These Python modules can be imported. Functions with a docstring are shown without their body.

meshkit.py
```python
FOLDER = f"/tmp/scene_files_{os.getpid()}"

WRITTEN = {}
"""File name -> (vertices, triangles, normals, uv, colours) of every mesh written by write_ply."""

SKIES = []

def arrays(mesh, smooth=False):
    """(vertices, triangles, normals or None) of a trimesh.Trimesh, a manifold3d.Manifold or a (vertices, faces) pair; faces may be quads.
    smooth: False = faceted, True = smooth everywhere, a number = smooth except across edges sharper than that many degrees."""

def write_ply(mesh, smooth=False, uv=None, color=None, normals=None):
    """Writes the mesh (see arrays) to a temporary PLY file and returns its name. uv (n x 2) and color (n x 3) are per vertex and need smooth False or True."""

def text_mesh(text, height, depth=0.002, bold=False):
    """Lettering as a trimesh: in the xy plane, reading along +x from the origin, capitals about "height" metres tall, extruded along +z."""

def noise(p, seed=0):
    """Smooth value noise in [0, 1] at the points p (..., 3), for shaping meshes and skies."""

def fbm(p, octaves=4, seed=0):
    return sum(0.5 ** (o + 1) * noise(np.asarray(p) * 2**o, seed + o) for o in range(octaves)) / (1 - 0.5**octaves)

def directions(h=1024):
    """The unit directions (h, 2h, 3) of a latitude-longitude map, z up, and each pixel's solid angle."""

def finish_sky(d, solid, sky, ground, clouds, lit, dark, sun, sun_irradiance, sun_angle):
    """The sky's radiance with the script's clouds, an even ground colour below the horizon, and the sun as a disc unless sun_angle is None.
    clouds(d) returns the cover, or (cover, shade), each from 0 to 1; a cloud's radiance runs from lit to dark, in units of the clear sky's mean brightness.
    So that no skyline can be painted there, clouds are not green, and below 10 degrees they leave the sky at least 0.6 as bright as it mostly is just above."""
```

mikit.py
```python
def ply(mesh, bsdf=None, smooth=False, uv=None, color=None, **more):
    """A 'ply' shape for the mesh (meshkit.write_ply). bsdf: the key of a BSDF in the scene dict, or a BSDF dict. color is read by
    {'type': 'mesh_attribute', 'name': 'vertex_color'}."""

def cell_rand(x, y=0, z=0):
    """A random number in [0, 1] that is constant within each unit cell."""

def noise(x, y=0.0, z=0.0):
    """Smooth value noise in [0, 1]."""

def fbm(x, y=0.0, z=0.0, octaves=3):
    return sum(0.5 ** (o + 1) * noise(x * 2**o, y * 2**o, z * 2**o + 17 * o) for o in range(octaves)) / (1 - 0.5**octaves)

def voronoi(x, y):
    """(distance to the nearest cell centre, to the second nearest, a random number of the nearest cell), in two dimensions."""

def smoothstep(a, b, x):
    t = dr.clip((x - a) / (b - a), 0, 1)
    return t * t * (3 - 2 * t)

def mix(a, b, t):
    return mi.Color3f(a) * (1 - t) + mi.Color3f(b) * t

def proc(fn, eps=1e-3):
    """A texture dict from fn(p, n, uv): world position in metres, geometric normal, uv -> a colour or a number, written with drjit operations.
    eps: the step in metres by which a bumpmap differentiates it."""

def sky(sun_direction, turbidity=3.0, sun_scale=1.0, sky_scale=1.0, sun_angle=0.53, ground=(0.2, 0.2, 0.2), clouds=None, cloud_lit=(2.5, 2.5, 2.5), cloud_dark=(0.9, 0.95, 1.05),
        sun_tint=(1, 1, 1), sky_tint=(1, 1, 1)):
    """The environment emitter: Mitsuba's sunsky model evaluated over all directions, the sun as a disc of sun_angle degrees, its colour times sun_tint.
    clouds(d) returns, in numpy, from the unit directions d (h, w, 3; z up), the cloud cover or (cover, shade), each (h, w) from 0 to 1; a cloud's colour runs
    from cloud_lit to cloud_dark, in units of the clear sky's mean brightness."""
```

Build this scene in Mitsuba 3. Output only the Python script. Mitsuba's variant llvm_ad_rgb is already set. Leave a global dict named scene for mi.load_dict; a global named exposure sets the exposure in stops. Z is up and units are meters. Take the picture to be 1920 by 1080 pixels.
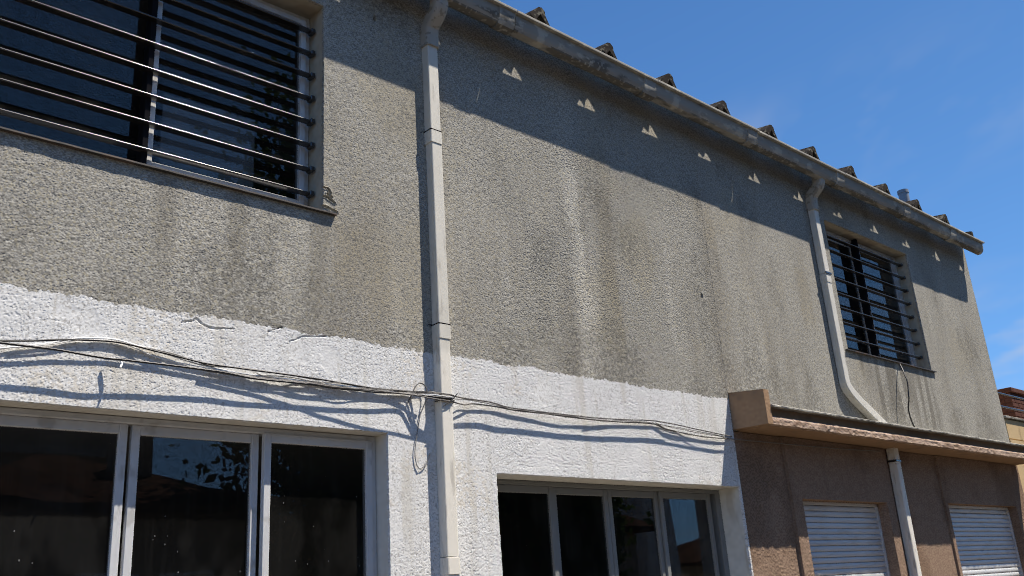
import math, random
import numpy as np
import trimesh
import drjit as dr
import mitsuba as mi
import mikit, meshkit
from mikit import noise, fbm, voronoi, smoothstep, mix, cell_rand

# ------------------------------------------------------------------ camera, sky, exposure
scene = {'type': 'scene'}
labels = {}
T = mi.ScalarTransform4f
rng = np.random.default_rng(7)
random.seed(7)

CAM = np.array([0.0, -4.5, 1.6])
FWD = np.array([0.64541151, 0.69135166, 0.32477201])
UPV = np.array([-0.17240882, -0.28235864, 0.94368893])
scene['camera'] = {
    'type': 'perspective', 'fov': math.degrees(2 * math.atan(960 / 1723.69)), 'fov_axis': 'x',
    'near_clip': 0.05, 'far_clip': 3000.0,
    'to_world': T().look_at(origin=CAM.tolist(), target=(CAM + FWD).tolist(), up=UPV.tolist()),
}
SUN = (1.0, -1.0, 2.75)


def cirrus(d):
    # faint high wisps low over the right-hand roofs
    x, y, z = d[..., 0], d[..., 1], np.maximum(d[..., 2], 0.03)
    u, v = x / z, y / z
    p = np.stack([(u + v) * 0.9, (u - v) * 4.0, 0 * x], -1)
    f = meshkit.fbm(p + 3.1, 5, seed=4)
    fine = meshkit.fbm(p * np.array([6, 2.5, 1]) + 7.7, 4, seed=8)
    big = meshkit.fbm(np.stack([u * .9, v * .9, 0 * x], -1) + 1.3, 3, 2)
    return np.clip((f * .65 + fine * .35 - 0.44) * 2.4, 0, 1) * np.clip((big - 0.44) * 4, 0, 1) * 0.48


scene['sky'] = mikit.sky(SUN, turbidity=2.0, sun_scale=1.6, sun_tint=(0.92, 1.0, 1.13), sky_scale=0.93, sky_tint=(0.75, 1.09, 1.34), ground=(0.10, 0.10, 0.10),
                         clouds=cirrus, cloud_lit=(1.9, 1.9, 1.95))
exposure = 1.88

# ------------------------------------------------------------------ materials


def bsdf(name, d):
    scene[name] = d


def tex(fn, eps=1e-3):
    return mikit.proc(fn, eps)


def bump(inner, fn, scale, eps=2e-3):
    return {'type': 'bumpmap', 'arbitrary': tex(fn, eps), 'scale': scale, 'bsdf': inner}


def two(d):
    return {'type': 'twosided', 'bsdf': d}


def prin(color, rough=0.5, **k):
    c = color if isinstance(color, dict) else {'type': 'rgb', 'value': list(color)}
    return {'type': 'principled', 'base_color': c, 'roughness': rough, **k}


def patches(p, n, uv):
    return noise(p.x * 3, p.z * 3)


def grey_render(p, n, uv):
    x, z = p.x, p.z
    wob = (noise(z * 1.3, x * 2.0, 3.0) - 0.5) * 0.10
    xs = x + wob
    grain = noise(x * 130, p.y * 130, z * 150)
    grit, _, peb = voronoi(x * 95, z * 95)
    col = mix((0.222, 0.214, 0.192), (0.415, 0.404, 0.366), smoothstep(0.25, 0.75, grain))
    col = mix(col, (0.36, 0.325, 0.235), smoothstep(0.70, 0.95, peb) * 0.55)
    col = mix(col, (0.13, 0.125, 0.115), smoothstep(0.22, 0.04, peb) * 0.5)
    # rain streaks: dirt washed down in long narrow runs, broken by the grain
    s1 = fbm(xs * 2.4, z * 0.55, 1.0, 4)
    s2 = fbm(xs * 7.0, z * 0.9, 7.0, 4)
    dirt = smoothstep(0.46, 0.72, 0.6 * s1 + 0.4 * s2 + 0.16 * (grain - 0.5))
    streak_fade = smoothstep(5.45, 5.05, z + 0.35 * noise(xs * 5, z * 1.5, 9.0))  # streaks thinned under the eave; paler colour there also lifts the sun patches
    col = mix(col, col * mi.Color3f(0.84, 0.825, 0.81), dirt * (0.25 + 0.75 * streak_fade))
    wash = smoothstep(0.50, 0.74, 0.55 * fbm(xs * 2.2 + 40, z * 0.45, 2.0, 4) + 0.45 * fbm(xs * 6.0 + 9, z * 0.8, 3.0, 4) + 0.12 * (grain - 0.5))
    col = mix(col, col * 1.13, wash)
    # the pale run and the dark one beside it right of the first pipe
    run = smoothstep(0.17, 0.04, dr.abs(xs - 4.93)) * smoothstep(5.0, 4.7, z) * smoothstep(0.25, 0.6, noise(xs * 8, z * 1.2) + 0.3 * grain)
    col = mix(col, col * 1.28, run)
    run2 = smoothstep(0.15, 0.05, dr.abs(xs - 5.26)) * smoothstep(4.85, 4.6, z) * smoothstep(0.2, 0.55, noise(xs * 7 + 5, z * 0.9) + 0.3 * grain)
    col = mix(col, col * mi.Color3f(0.82, 0.80, 0.77), run2)
    run3 = smoothstep(0.12, 0.03, dr.abs(xs - 6.08)) * smoothstep(0.3, 0.6, noise(xs * 8 + 2, z * 0.8) + 0.2 * grain)
    col = mix(col, col * 1.14, run3)
    # ochre lichen and sooty spots in clumps
    lich = smoothstep(0.58, 0.74, fbm(x * 2.3, z * 1.4, 5.0, 4)) * smoothstep(0.35, 0.7, grain)
    col = mix(col, (0.33, 0.27, 0.15), lich * 0.3)
    soot = smoothstep(0.55, 0.78, fbm(x * 3.1 + 3, z * 1.6, 8.0, 4) + 0.22 * smoothstep(3.75, 3.2, z)) * smoothstep(0.3, 0.62, noise(x * 60, z * 60, 4.0))
    col = mix(col, (0.085, 0.08, 0.07), soot * 0.36)
    # runs of grime from the ends of the window sills
    g1 = smoothstep(0.10, 0.02, dr.abs(xs - 2.66)) + smoothstep(0.09, 0.02, dr.abs(xs - 1.72)) + smoothstep(0.09, 0.02, dr.abs(xs - 2.12))
    g1 = g1 * smoothstep(3.93, 3.85, z) * smoothstep(3.2, 3.7, z + 0.3 * noise(xs * 12, z * 2))
    col = mix(col, (0.11, 0.095, 0.07), dr.clip(g1, 0, 1) * smoothstep(0.3, 0.6, grain + 0.2) * 0.32)
    g2 = smoothstep(8.95, 9.1, x) * smoothstep(10.95, 10.7, x) * smoothstep(3.9, 3.85, z) * smoothstep(3.1, 3.6, z + 0.35 * noise(x * 9, z * 2)) * smoothstep(0.42, 0.62, noise(xs * 11, z * 0.7, 2.0))
    col = mix(col, (0.10, 0.09, 0.075), g2 * 0.5)
    # a few dark holes of lost plugs
    return col


def white_render(p, n, uv):
    x, z = p.x, p.z
    grain = noise(x * 110, p.y * 110, z * 110)
    col = mix((0.585, 0.59, 0.585), (0.735, 0.74, 0.735), smoothstep(0.2, 0.8, grain))
    pit_shade = smoothstep(0.68, 0.80, noise(x * 120, z * 130, 3.0)) * smoothstep(0.25, 0.5, noise(x * 6, z * 6, 8.0))  # dark specks put into the colour as the shade in roughcast pits
    col = mix(col, (0.34, 0.33, 0.31), pit_shade * 0.6)
    worn = smoothstep(0.55, 0.70, fbm(x * 2.4, z * 2.6, 2.0, 4)) * smoothstep(0.35, 0.75, noise(x * 70, z * 70, 6.0))
    col = mix(col, (0.56, 0.52, 0.45), worn * 0.6)
    drip = smoothstep(0.56, 0.72, 0.55 * fbm(x * 11.0, z * 0.9, 3.0, 3) + 0.45 * fbm(x * 27.0, z * 1.4, 6.0, 3) + 0.1 * (grain - 0.5))
    col = mix(col, (0.50, 0.48, 0.43), drip * 0.55)
    return col


def brown_render(p, n, uv):
    x, z = p.x, p.z
    g = noise(x * 80, p.y * 80, z * 80)
    col = mix((0.225, 0.158, 0.115), (0.325, 0.232, 0.172), smoothstep(0.2, 0.8, g))
    big = fbm(x * 2.2, z * 1.6, 4.0, 4)
    col = mix(col, col * mi.Color3f(0.78, 0.76, 0.74), smoothstep(0.5, 0.68, big))
    run = smoothstep(0.54, 0.70, 0.6 * fbm(x * 7.0, z * 0.5, 3.0, 3) + 0.4 * fbm(x * 21.0, z * 0.8, 5.0, 3) + 0.1 * (g - 0.5))
    return mix(col, (0.16, 0.115, 0.09), run * 0.22)


def rough_h(p, n, uv):
    return smoothstep(0.3, 0.75, noise(p.x * 60, p.y * 60, p.z * 60)) + 0.5 * noise(p.x * 140, p.y * 140, p.z * 140)


def canopy_col(p, n, uv):
    x, y, z = p.x, p.y, p.z
    g = noise(x * 45, y * 45, z * 45)
    col = mix((0.29, 0.19, 0.12), (0.355, 0.24, 0.155), g)
    stain = smoothstep(0.55, 0.72, fbm(x * 3.0, y * 5.0, z * 4.0, 4) + 0.1 * (g - 0.5))
    return mix(col, (0.20, 0.14, 0.10), stain * 0.6)


def lip_col(p, n, uv):
    x, y, z = p.x, p.y, p.z
    col = mix((0.27, 0.19, 0.14), (0.41, 0.315, 0.25), smoothstep(0.3, 0.6, fbm(x * 14, y * 30, z * 30, 4)))
    return mix(col, (0.20, 0.14, 0.10), smoothstep(0.62, 0.72, fbm(x * 20 + 7, y * 20, z * 40, 3)) * 0.7)


def cream_plaster(p, n, uv):
    x, y, z = p.x, p.y, p.z
    col = mix((0.40, 0.36, 0.28), (0.47, 0.43, 0.345), noise(x * 30, y * 30, z * 30))
    st = smoothstep(0.52, 0.70, fbm(x * 5, y * 9, z * 2.2, 4))
    return mix(col, (0.30, 0.23, 0.16), st * 0.55)


def jamb_white(p, n, uv):
    x, y, z = p.x, p.y, p.z
    col = mix((0.62, 0.61, 0.56), (0.70, 0.69, 0.64), noise(x * 30, y * 30, z * 30))
    st = smoothstep(0.55, 0.72, fbm(x * 5, y * 9, z * 2.2, 4))
    return mix(col, (0.45, 0.41, 0.34), st * 0.5)


def pipe_col(p, n, uv):
    x, y, z = p.x, p.y, p.z
    col = mix((0.52, 0.50, 0.44), (0.60, 0.58, 0.52), fbm(x * 9, y * 9, z * 3, 3))
    old = smoothstep(3.18, 3.12, z + 0.02 * noise(x * 60, y * 60, z * 20))
    col = mix(col, (0.70, 0.67, 0.60), old * 0.8)
    st = smoothstep(0.56, 0.70, 0.5 * fbm(x * 40, y * 40, z * 1.6, 4) + 0.5 * fbm(x * 22, y * 22, z * 7, 4))
    return mix(col, (0.28, 0.26, 0.22), st * 0.55)


def gutter_col(p, n, uv):
    x, y, z = p.x, p.y, p.z
    col = mix((0.25, 0.24, 0.215), (0.34, 0.33, 0.30), fbm(x * 4, y * 14, z * 14, 4))
    lich = smoothstep(0.55, 0.68, fbm(x * 9 + 2, y * 12, z * 12, 4))
    col = mix(col, (0.47, 0.45, 0.39), lich * 0.7)
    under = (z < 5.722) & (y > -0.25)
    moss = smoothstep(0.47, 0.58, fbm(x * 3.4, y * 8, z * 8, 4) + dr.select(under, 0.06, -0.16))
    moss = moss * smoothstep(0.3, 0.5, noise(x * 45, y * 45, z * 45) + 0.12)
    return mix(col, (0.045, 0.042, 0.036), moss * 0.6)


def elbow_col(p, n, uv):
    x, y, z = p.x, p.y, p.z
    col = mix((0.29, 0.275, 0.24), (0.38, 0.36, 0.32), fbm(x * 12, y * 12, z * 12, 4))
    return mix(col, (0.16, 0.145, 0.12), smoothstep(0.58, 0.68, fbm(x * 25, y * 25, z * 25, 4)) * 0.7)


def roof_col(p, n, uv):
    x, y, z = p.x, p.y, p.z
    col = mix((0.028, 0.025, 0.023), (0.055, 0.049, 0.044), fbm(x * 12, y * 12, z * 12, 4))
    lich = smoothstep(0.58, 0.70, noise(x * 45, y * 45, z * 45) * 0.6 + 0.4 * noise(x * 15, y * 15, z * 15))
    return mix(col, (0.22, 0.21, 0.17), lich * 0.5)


def alu_col(p, n, uv):
    x, y, z = p.x, p.y, p.z
    col = mix((0.47, 0.48, 0.49), (0.55, 0.56, 0.57), fbm(x * 20, y * 20, z * 4, 3))
    d = smoothstep(0.60, 0.75, fbm(x * 14, y * 14, z * 9, 4))
    return mix(col, (0.30, 0.29, 0.27), d * 0.5)


def shutter_col(p, n, uv):
    x, y, z = p.x, p.y, p.z
    col = mix((0.46, 0.47, 0.48), (0.53, 0.54, 0.55), noise(x * 3, cell_rand(dr.floor(z / 0.052)) * 40, 2.0))
    d = smoothstep(0.55, 0.75, fbm(x * 7, y * 9, z * 20, 4))
    return mix(col, (0.36, 0.34, 0.31), d * 0.45)


def steel_rust(p, n, uv):
    x, y, z = p.x, p.y, p.z
    return mix((0.04, 0.036, 0.033), (0.09, 0.062, 0.048), smoothstep(0.45, 0.65, fbm(x * 12, y * 20, z * 20, 4)))


def bar_col(p, n, uv):
    x, y, z = p.x, p.y, p.z
    return mix((0.010, 0.010, 0.012), (0.03, 0.024, 0.02), smoothstep(0.58, 0.7, fbm(x * 18, y * 40, z * 40, 3)))


def pane_haze(p, n, uv):
    # added dust haze that lifts the black panes to grey, in blotches and runs
    x, z = p.x, p.z
    f = fbm(x * 6, z * 3, 2.0, 4)
    runs = smoothstep(0.52, 0.72, fbm(x * 34, z * 2.2, 4.0, 3))
    return 0.006 + 0.014 * smoothstep(0.42, 0.66, f) + 0.006 * runs * smoothstep(0.4, 0.6, noise(x * 5 + 3, z * 4))


def asphalt(p, n, uv):
    return mix((0.04, 0.04, 0.042), (0.065, 0.064, 0.062), fbm(p.x * 3, p.y * 3, 0.0, 5))


def paving(p, n, uv):
    return mix((0.115, 0.095, 0.072), (0.165, 0.14, 0.108), fbm(p.x * 5, p.y * 5, 0.0, 5))


def red_tile(p, n, uv):
    return mix((0.035, 0.024, 0.02), (0.065, 0.038, 0.028), cell_rand(dr.floor(p.x * 4), dr.floor(p.y * 3)))


def opp_wall(p, n, uv):
    return mix((0.22, 0.18, 0.14), (0.30, 0.25, 0.19), fbm(p.x * 1.5, p.y * 1.5, p.z * 1.5, 4))


def parapet_col(p, n, uv):
    x, y, z = p.x, p.y, p.z
    col = mix((0.46, 0.34, 0.19), (0.55, 0.42, 0.25), fbm(x * 4, y * 4, z * 4, 4))
    return mix(col, (0.30, 0.22, 0.13), smoothstep(0.55, 0.7, fbm(x * 9 + 4, y * 9, z * 3, 4)) * 0.6)


def brick_col(p, n, uv):
    return mix((0.085, 0.042, 0.034), (0.14, 0.075, 0.06), fbm(p.x * 9, p.y * 9, p.z * 14, 3))


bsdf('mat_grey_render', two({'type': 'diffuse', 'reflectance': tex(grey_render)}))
bsdf('mat_white_render', two({'type': 'diffuse', 'reflectance': tex(white_render)}))
bsdf('mat_brown_render', two(bump({'type': 'diffuse', 'reflectance': tex(brown_render)}, rough_h, 0.0022)))
bsdf('mat_canopy', two(bump({'type': 'diffuse', 'reflectance': tex(canopy_col)}, rough_h, 0.0012)))
bsdf('mat_lip', two(bump({'type': 'diffuse', 'reflectance': tex(lip_col)}, rough_h, 0.003)))
bsdf('mat_cream', two({'type': 'diffuse', 'reflectance': tex(cream_plaster)}))
bsdf('mat_jamb', two({'type': 'diffuse', 'reflectance': tex(jamb_white)}))
bsdf('mat_pipe', two(prin(tex(pipe_col), 0.55, specular=0.35)))
bsdf('mat_gutter', two({'type': 'diffuse', 'reflectance': tex(gutter_col)}))
bsdf('mat_elbow', two(prin(tex(elbow_col), 0.8)))
bsdf('mat_roof', two({'type': 'diffuse', 'reflectance': tex(roof_col)}))
bsdf('mat_alu', two(prin(tex(alu_col), 0.45, specular=0.5)))
bsdf('mat_shutter', two(prin(tex(shutter_col), 0.45, specular=0.4)))
bsdf('mat_sill', two(prin(tex(steel_rust), 0.6)))
bsdf('mat_bar', two(prin(tex(bar_col), 0.24, specular=1.0, clearcoat=0.8, clearcoat_gloss=0.6)))
bsdf('mat_black', two({'type': 'diffuse', 'reflectance': {'type': 'rgb', 'value': [0.012, 0.012, 0.014]}}))
bsdf('mat_alu_dull', two(prin((0.19, 0.195, 0.19), 0.55)))
bsdf('mat_shadow_and_fleck', two(prin((0.20, 0.20, 0.20), 0.7)))  # grey for the modelled hook shadow and for the paint flecks
bsdf('mat_pane', {'type': 'thindielectric', 'int_ior': 1.52, 'specular_reflectance': {'type': 'rgb', 'value': [0.55, 0.55, 0.55]}, 'specular_transmittance': {'type': 'rgb', 'value': [0.50, 0.52, 0.55]}})
bsdf('mat_glass', {'type': 'blendbsdf', 'weight': tex(pane_haze), 'a': {'type': 'ref', 'id': 'mat_pane'},
                   'b': two({'type': 'diffuse', 'reflectance': {'type': 'rgb', 'value': [0.42, 0.41, 0.39]}})})
bsdf('mat_room', two({'type': 'diffuse', 'reflectance': {'type': 'rgb', 'value': [0.36, 0.34, 0.30]}}))
bsdf('mat_cloth', two({'type': 'diffuse', 'reflectance': {'type': 'rgb', 'value': [0.5, 0.5, 0.47]}}))
bsdf('mat_rubber', two(prin((0.018, 0.018, 0.02), 0.45)))
bsdf('mat_cable_white', two(prin((0.70, 0.71, 0.71), 0.6)))
bsdf('mat_cable_grey', two(prin((0.14, 0.13, 0.12), 0.6)))
bsdf('mat_zinc', two(prin((0.26, 0.28, 0.31), 0.5, metallic=0.4)))
bsdf('mat_asphalt', {'type': 'diffuse', 'reflectance': tex(asphalt)})
bsdf('mat_paving', {'type': 'diffuse', 'reflectance': tex(paving)})
bsdf('mat_red_tile', two({'type': 'diffuse', 'reflectance': tex(red_tile)}))
bsdf('mat_opp_wall', two({'type': 'diffuse', 'reflectance': tex(opp_wall)}))
bsdf('mat_parapet', two({'type': 'diffuse', 'reflectance': tex(parapet_col)}))
bsdf('mat_brick', two({'type': 'diffuse', 'reflectance': tex(brick_col)}))
bsdf('mat_bark', two({'type': 'diffuse', 'reflectance': {'type': 'rgb', 'value': [0.09, 0.07, 0.05]}}))
bsdf('mat_leaf', {'type': 'principledthin', 'base_color': {'type': 'rgb', 'value': [0.05, 0.085, 0.025]}, 'roughness': 0.5, 'diff_trans': 0.6})

# ------------------------------------------------------------------ helpers
used = {}


def key(name, parent=None):
    full = f'{parent}__{name}' if parent else name
    k = used.get(full, 0)
    used[full] = k + 1
    return full if k == 0 else f'{full}_{k:03d}'


def obj(name, mesh, mat, parent=None, smooth=False, label=None, category=None, group=None, kind=None, **more):
    k = key(name, parent)
    scene[k] = mikit.ply(mesh, mat, smooth=smooth, **more)
    tag(k, label, category, group, kind)
    return k


def tag(k, label=None, category=None, group=None, kind=None):
    d = {a: b for a, b in (('label', label), ('category', category), ('group', group), ('kind', kind)) if b}
    if d:
        labels[k] = d


def thing(name, parent=None, **kw):
    k = key(name, parent)
    tag(k, **kw)
    return k


def box(x0, x1, y0, y1, z0, z1, ch=0.0):
    b = trimesh.creation.box(bounds=[[x0, y0, z0], [x1, y1, z1]])
    if ch <= 0:
        return b
    pts = []
    for sx, x in ((1, x0), (-1, x1)):
        for sy, y in ((1, y0), (-1, y1)):
            for sz, z in ((1, z0), (-1, z1)):
                pts += [(x + sx * ch, y + sy * ch, z), (x + sx * ch, y, z + sz * ch), (x, y + sy * ch, z + sz * ch)]
    return trimesh.convex.convex_hull(np.array(pts))


def cat(ms):
    return trimesh.util.concatenate(ms)


def spline(pts, step=0.02):
    from scipy.interpolate import PchipInterpolator
    p = np.asarray(pts, float)
    s = np.r_[0, np.cumsum(np.linalg.norm(np.diff(p, axis=0), axis=1))]
    n = max(len(p), int(s[-1] / step) + 1)
    return PchipInterpolator(s, p, axis=0)(np.linspace(0, s[-1], n))


def tube(pts, r, sides=8, section=None):
    p = np.asarray(pts, float)
    t = np.gradient(p, axis=0)
    t /= np.linalg.norm(t, axis=1, keepdims=True) + 1e-12
    ref = np.array([0, 0, 1.0]) if abs(t[:, 2]).mean() < 0.8 else np.array([1.0, 0, 0])
    a = np.cross(t, ref)
    a /= np.linalg.norm(a, axis=1, keepdims=True) + 1e-12
    b = np.cross(t, a)
    if section is None:
        ang = np.arange(sides) * 2 * np.pi / sides
        sec = np.stack([np.cos(ang), np.sin(ang)], 1) * r
    else:
        sec = np.asarray(section, float)
    k = len(sec)
    v = p[:, None] + sec[None, :, :1] * a[:, None] + sec[None, :, 1:] * b[:, None]
    i, j = np.meshgrid(np.arange(len(p) - 1), np.arange(k), indexing='ij')
    q = np.stack([i * k + j, i * k + (j + 1) % k, (i + 1) * k + (j + 1) % k, (i + 1) * k + j], -1).reshape(-1, 4)
    f = np.vstack([q[:, [0, 1, 2]], q[:, [0, 2, 3]]])
    cap0 = np.array([[0, c + 1, c] for c in range(1, k - 1)])
    cap1 = np.array([[0, c, c + 1] for c in range(1, k - 1)]) + (len(p) - 1) * k
    m = trimesh.Trimesh(v.reshape(-1, 3), np.vstack([f, cap0, cap1]), process=False)
    m.fix_normals()
    return m


def prism_x(poly, x0, x1):
    """A closed section of (y, z) points carried from x0 to x1."""
    from shapely.geometry import Polygon
    g = Polygon(poly).buffer(0)
    g = max(getattr(g, 'geoms', [g]), key=lambda q: q.area)
    m = trimesh.creation.extrude_polygon(g, x1 - x0, engine='earcut')
    v = m.vertices
    m.vertices = np.stack([x0 + v[:, 2], v[:, 0], v[:, 1]], 1)
    m.fix_normals()
    return m


def rounded_square(w, d, r=0.008, n=2):
    out = []
    for cx, cy, a0 in ((w / 2 - r, d / 2 - r, 0), (-w / 2 + r, d / 2 - r, 90), (-w / 2 + r, -d / 2 + r, 180), (w / 2 - r, -d / 2 + r, 270)):
        for k in range(n + 1):
            a = math.radians(a0 + 90 * k / n)
            out.append((cx + r * math.cos(a), cy + r * math.sin(a)))
    return out


# ------------------------------------------------------------------ the ground
obj('street', box(-120, 160, -9.0, -2.4, -0.4, 0.0), 'mat_asphalt', kind='structure')
obj('pavement', box(-120, 160, -2.4, 0.3, -0.4, 0.12, 0.01), 'mat_paving', kind='structure')
obj('pavement', box(-120, 160, -11.5, -9.0, -0.4, 0.12, 0.01), 'mat_paving', kind='structure')
obj('ground', box(-900, 900, -900, 900, -1.0, -0.39), 'mat_paving', kind='structure')
obj('ground', box(-120, 160, -60, -11.5, -0.39, 0.05), 'mat_paving', kind='structure')

# ------------------------------------------------------------------ the house
H = thing('house', label='two-storey house, grey roughcast above a white painted ground floor, barred windows upstairs', category='house')
W1 = (-0.60, 2.671, 3.922, 5.405)
W2 = (8.945, 10.885, 3.890, 5.375)
LL = (-0.50, 3.113, 1.10, 2.604)
LR = (3.953, 6.63, 1.10, 2.402)
WALL_L, WALL_R, EAVE, PAINT = -1.5, 12.79, 5.93, 3.143


def lines(segments, snaps):
    g = np.unique(np.concatenate([np.arange(a, b, s) for a, b, s in segments] + [[segments[-1][1]]]))
    keep = np.ones(len(g), bool)
    for s in snaps:
        keep &= abs(g - s) > 0.0022
    return np.unique(np.r_[g[keep], snaps])


def polydist(x, z, pts):
    d = np.full(x.shape, 9.0)
    for (ax, az), (bx, bz) in zip(pts[:-1], pts[1:]):
        ux, uz = bx - ax, bz - az
        t = np.clip(((x - ax) * ux + (z - az) * uz) / (ux * ux + uz * uz), 0, 1)
        d = np.minimum(d, np.hypot(x - ax - t * ux, z - az - t * uz))
    return d


CRACKS = [[(1.837, 3.091), (1.871, 3.102), (1.899, 3.109), (1.910, 3.126), (1.937, 3.104), (1.982, 3.087), (2.027, 3.085), (2.071, 3.094), (2.123, 3.099)],
          [(2.331, 3.115), (2.369, 3.133), (2.408, 3.151)], [(2.463, 3.078), (2.503, 3.093), (2.540, 3.117), (2.622, 3.126), (2.693, 3.139)]]
PATCH = [(1.379, 3.001, .07), (1.262, 3.082, .06), (2.728, 2.987, .07), (4.442, 3.006, .09), (2.521, 3.023, .06)]
CHIPS = [[(2.675, 4.088), (2.700, 4.088), (2.722, 4.060)], [(2.675, 4.03), (2.715, 4.020), (2.748, 4.00)], [(2.675, 3.965), (2.72, 3.955), (2.765, 3.944)], [(2.70, 4.05), (2.73, 4.035)]]
HOLES = [(3.072, 5.476), (6.466, 4.053)]


def relief(x, z, coarse):
    p = np.stack([x, z, 0 * x], -1)
    q = p + 0.004 * np.stack([meshkit.noise(p * 60, 1), meshkit.noise(p * 60, 2), 0 * x], -1)
    f = np.clip((x - 3.0) / 1.6, 0, 1)
    n1 = meshkit.noise(p * 235.0 + 3.3, 3) * (1 - f) + meshkit.noise(q * 160.0 + 5.1, 3) * f
    n2 = meshkit.noise(p * 110.0 + 8.1, 4)
    t = np.clip((n1 - 0.16) / 0.32, 0, 1)
    sand = meshkit.noise(p * 900.0 + 2.7, 14)
    h = (0.0019 + 0.0006 * f) * t * t * (3 - 2 * t) + (0.0022 + 0.0014 * f) * sand * sand + 0.0008 * n2
    amp = 0.75 + 0.5 * meshkit.noise(p * 2.2, 6)
    amp = amp * (1 - 0.45 * np.clip((x - 6.2) / 1.5, 0, 1))
    for cx, cz, r in PATCH:
        d = np.hypot(x - cx, (z - cz) * 0.8) / r + 0.6 * (meshkit.noise(p * 30, 9) - 0.5)
        amp *= 1 - 0.7 * np.clip((1.15 - d) / 0.5, 0, 1)
    h = h * amp
    big = 0.004 * meshkit.fbm(p * 1.4, 3, 11)
    h = h + big
    for c in CRACKS:
        d = polydist(x, z, c) + 0.006 * (meshkit.noise(p * 90, 12) - 0.5)
        h = np.where(d < 0.0034, -0.003, h)
    for c in CHIPS:
        d = polydist(x, z, c) + 0.012 * (meshkit.noise(p * 60, 13) - 0.5)
        h = np.where(d < 0.008, -0.009, np.where(d < 0.014, h + 0.004, h))
    for cx, cz in HOLES:
        h = np.where(np.hypot(x - cx, (z - cz) * .6) < 0.013, -0.015, h)
    return h


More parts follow.
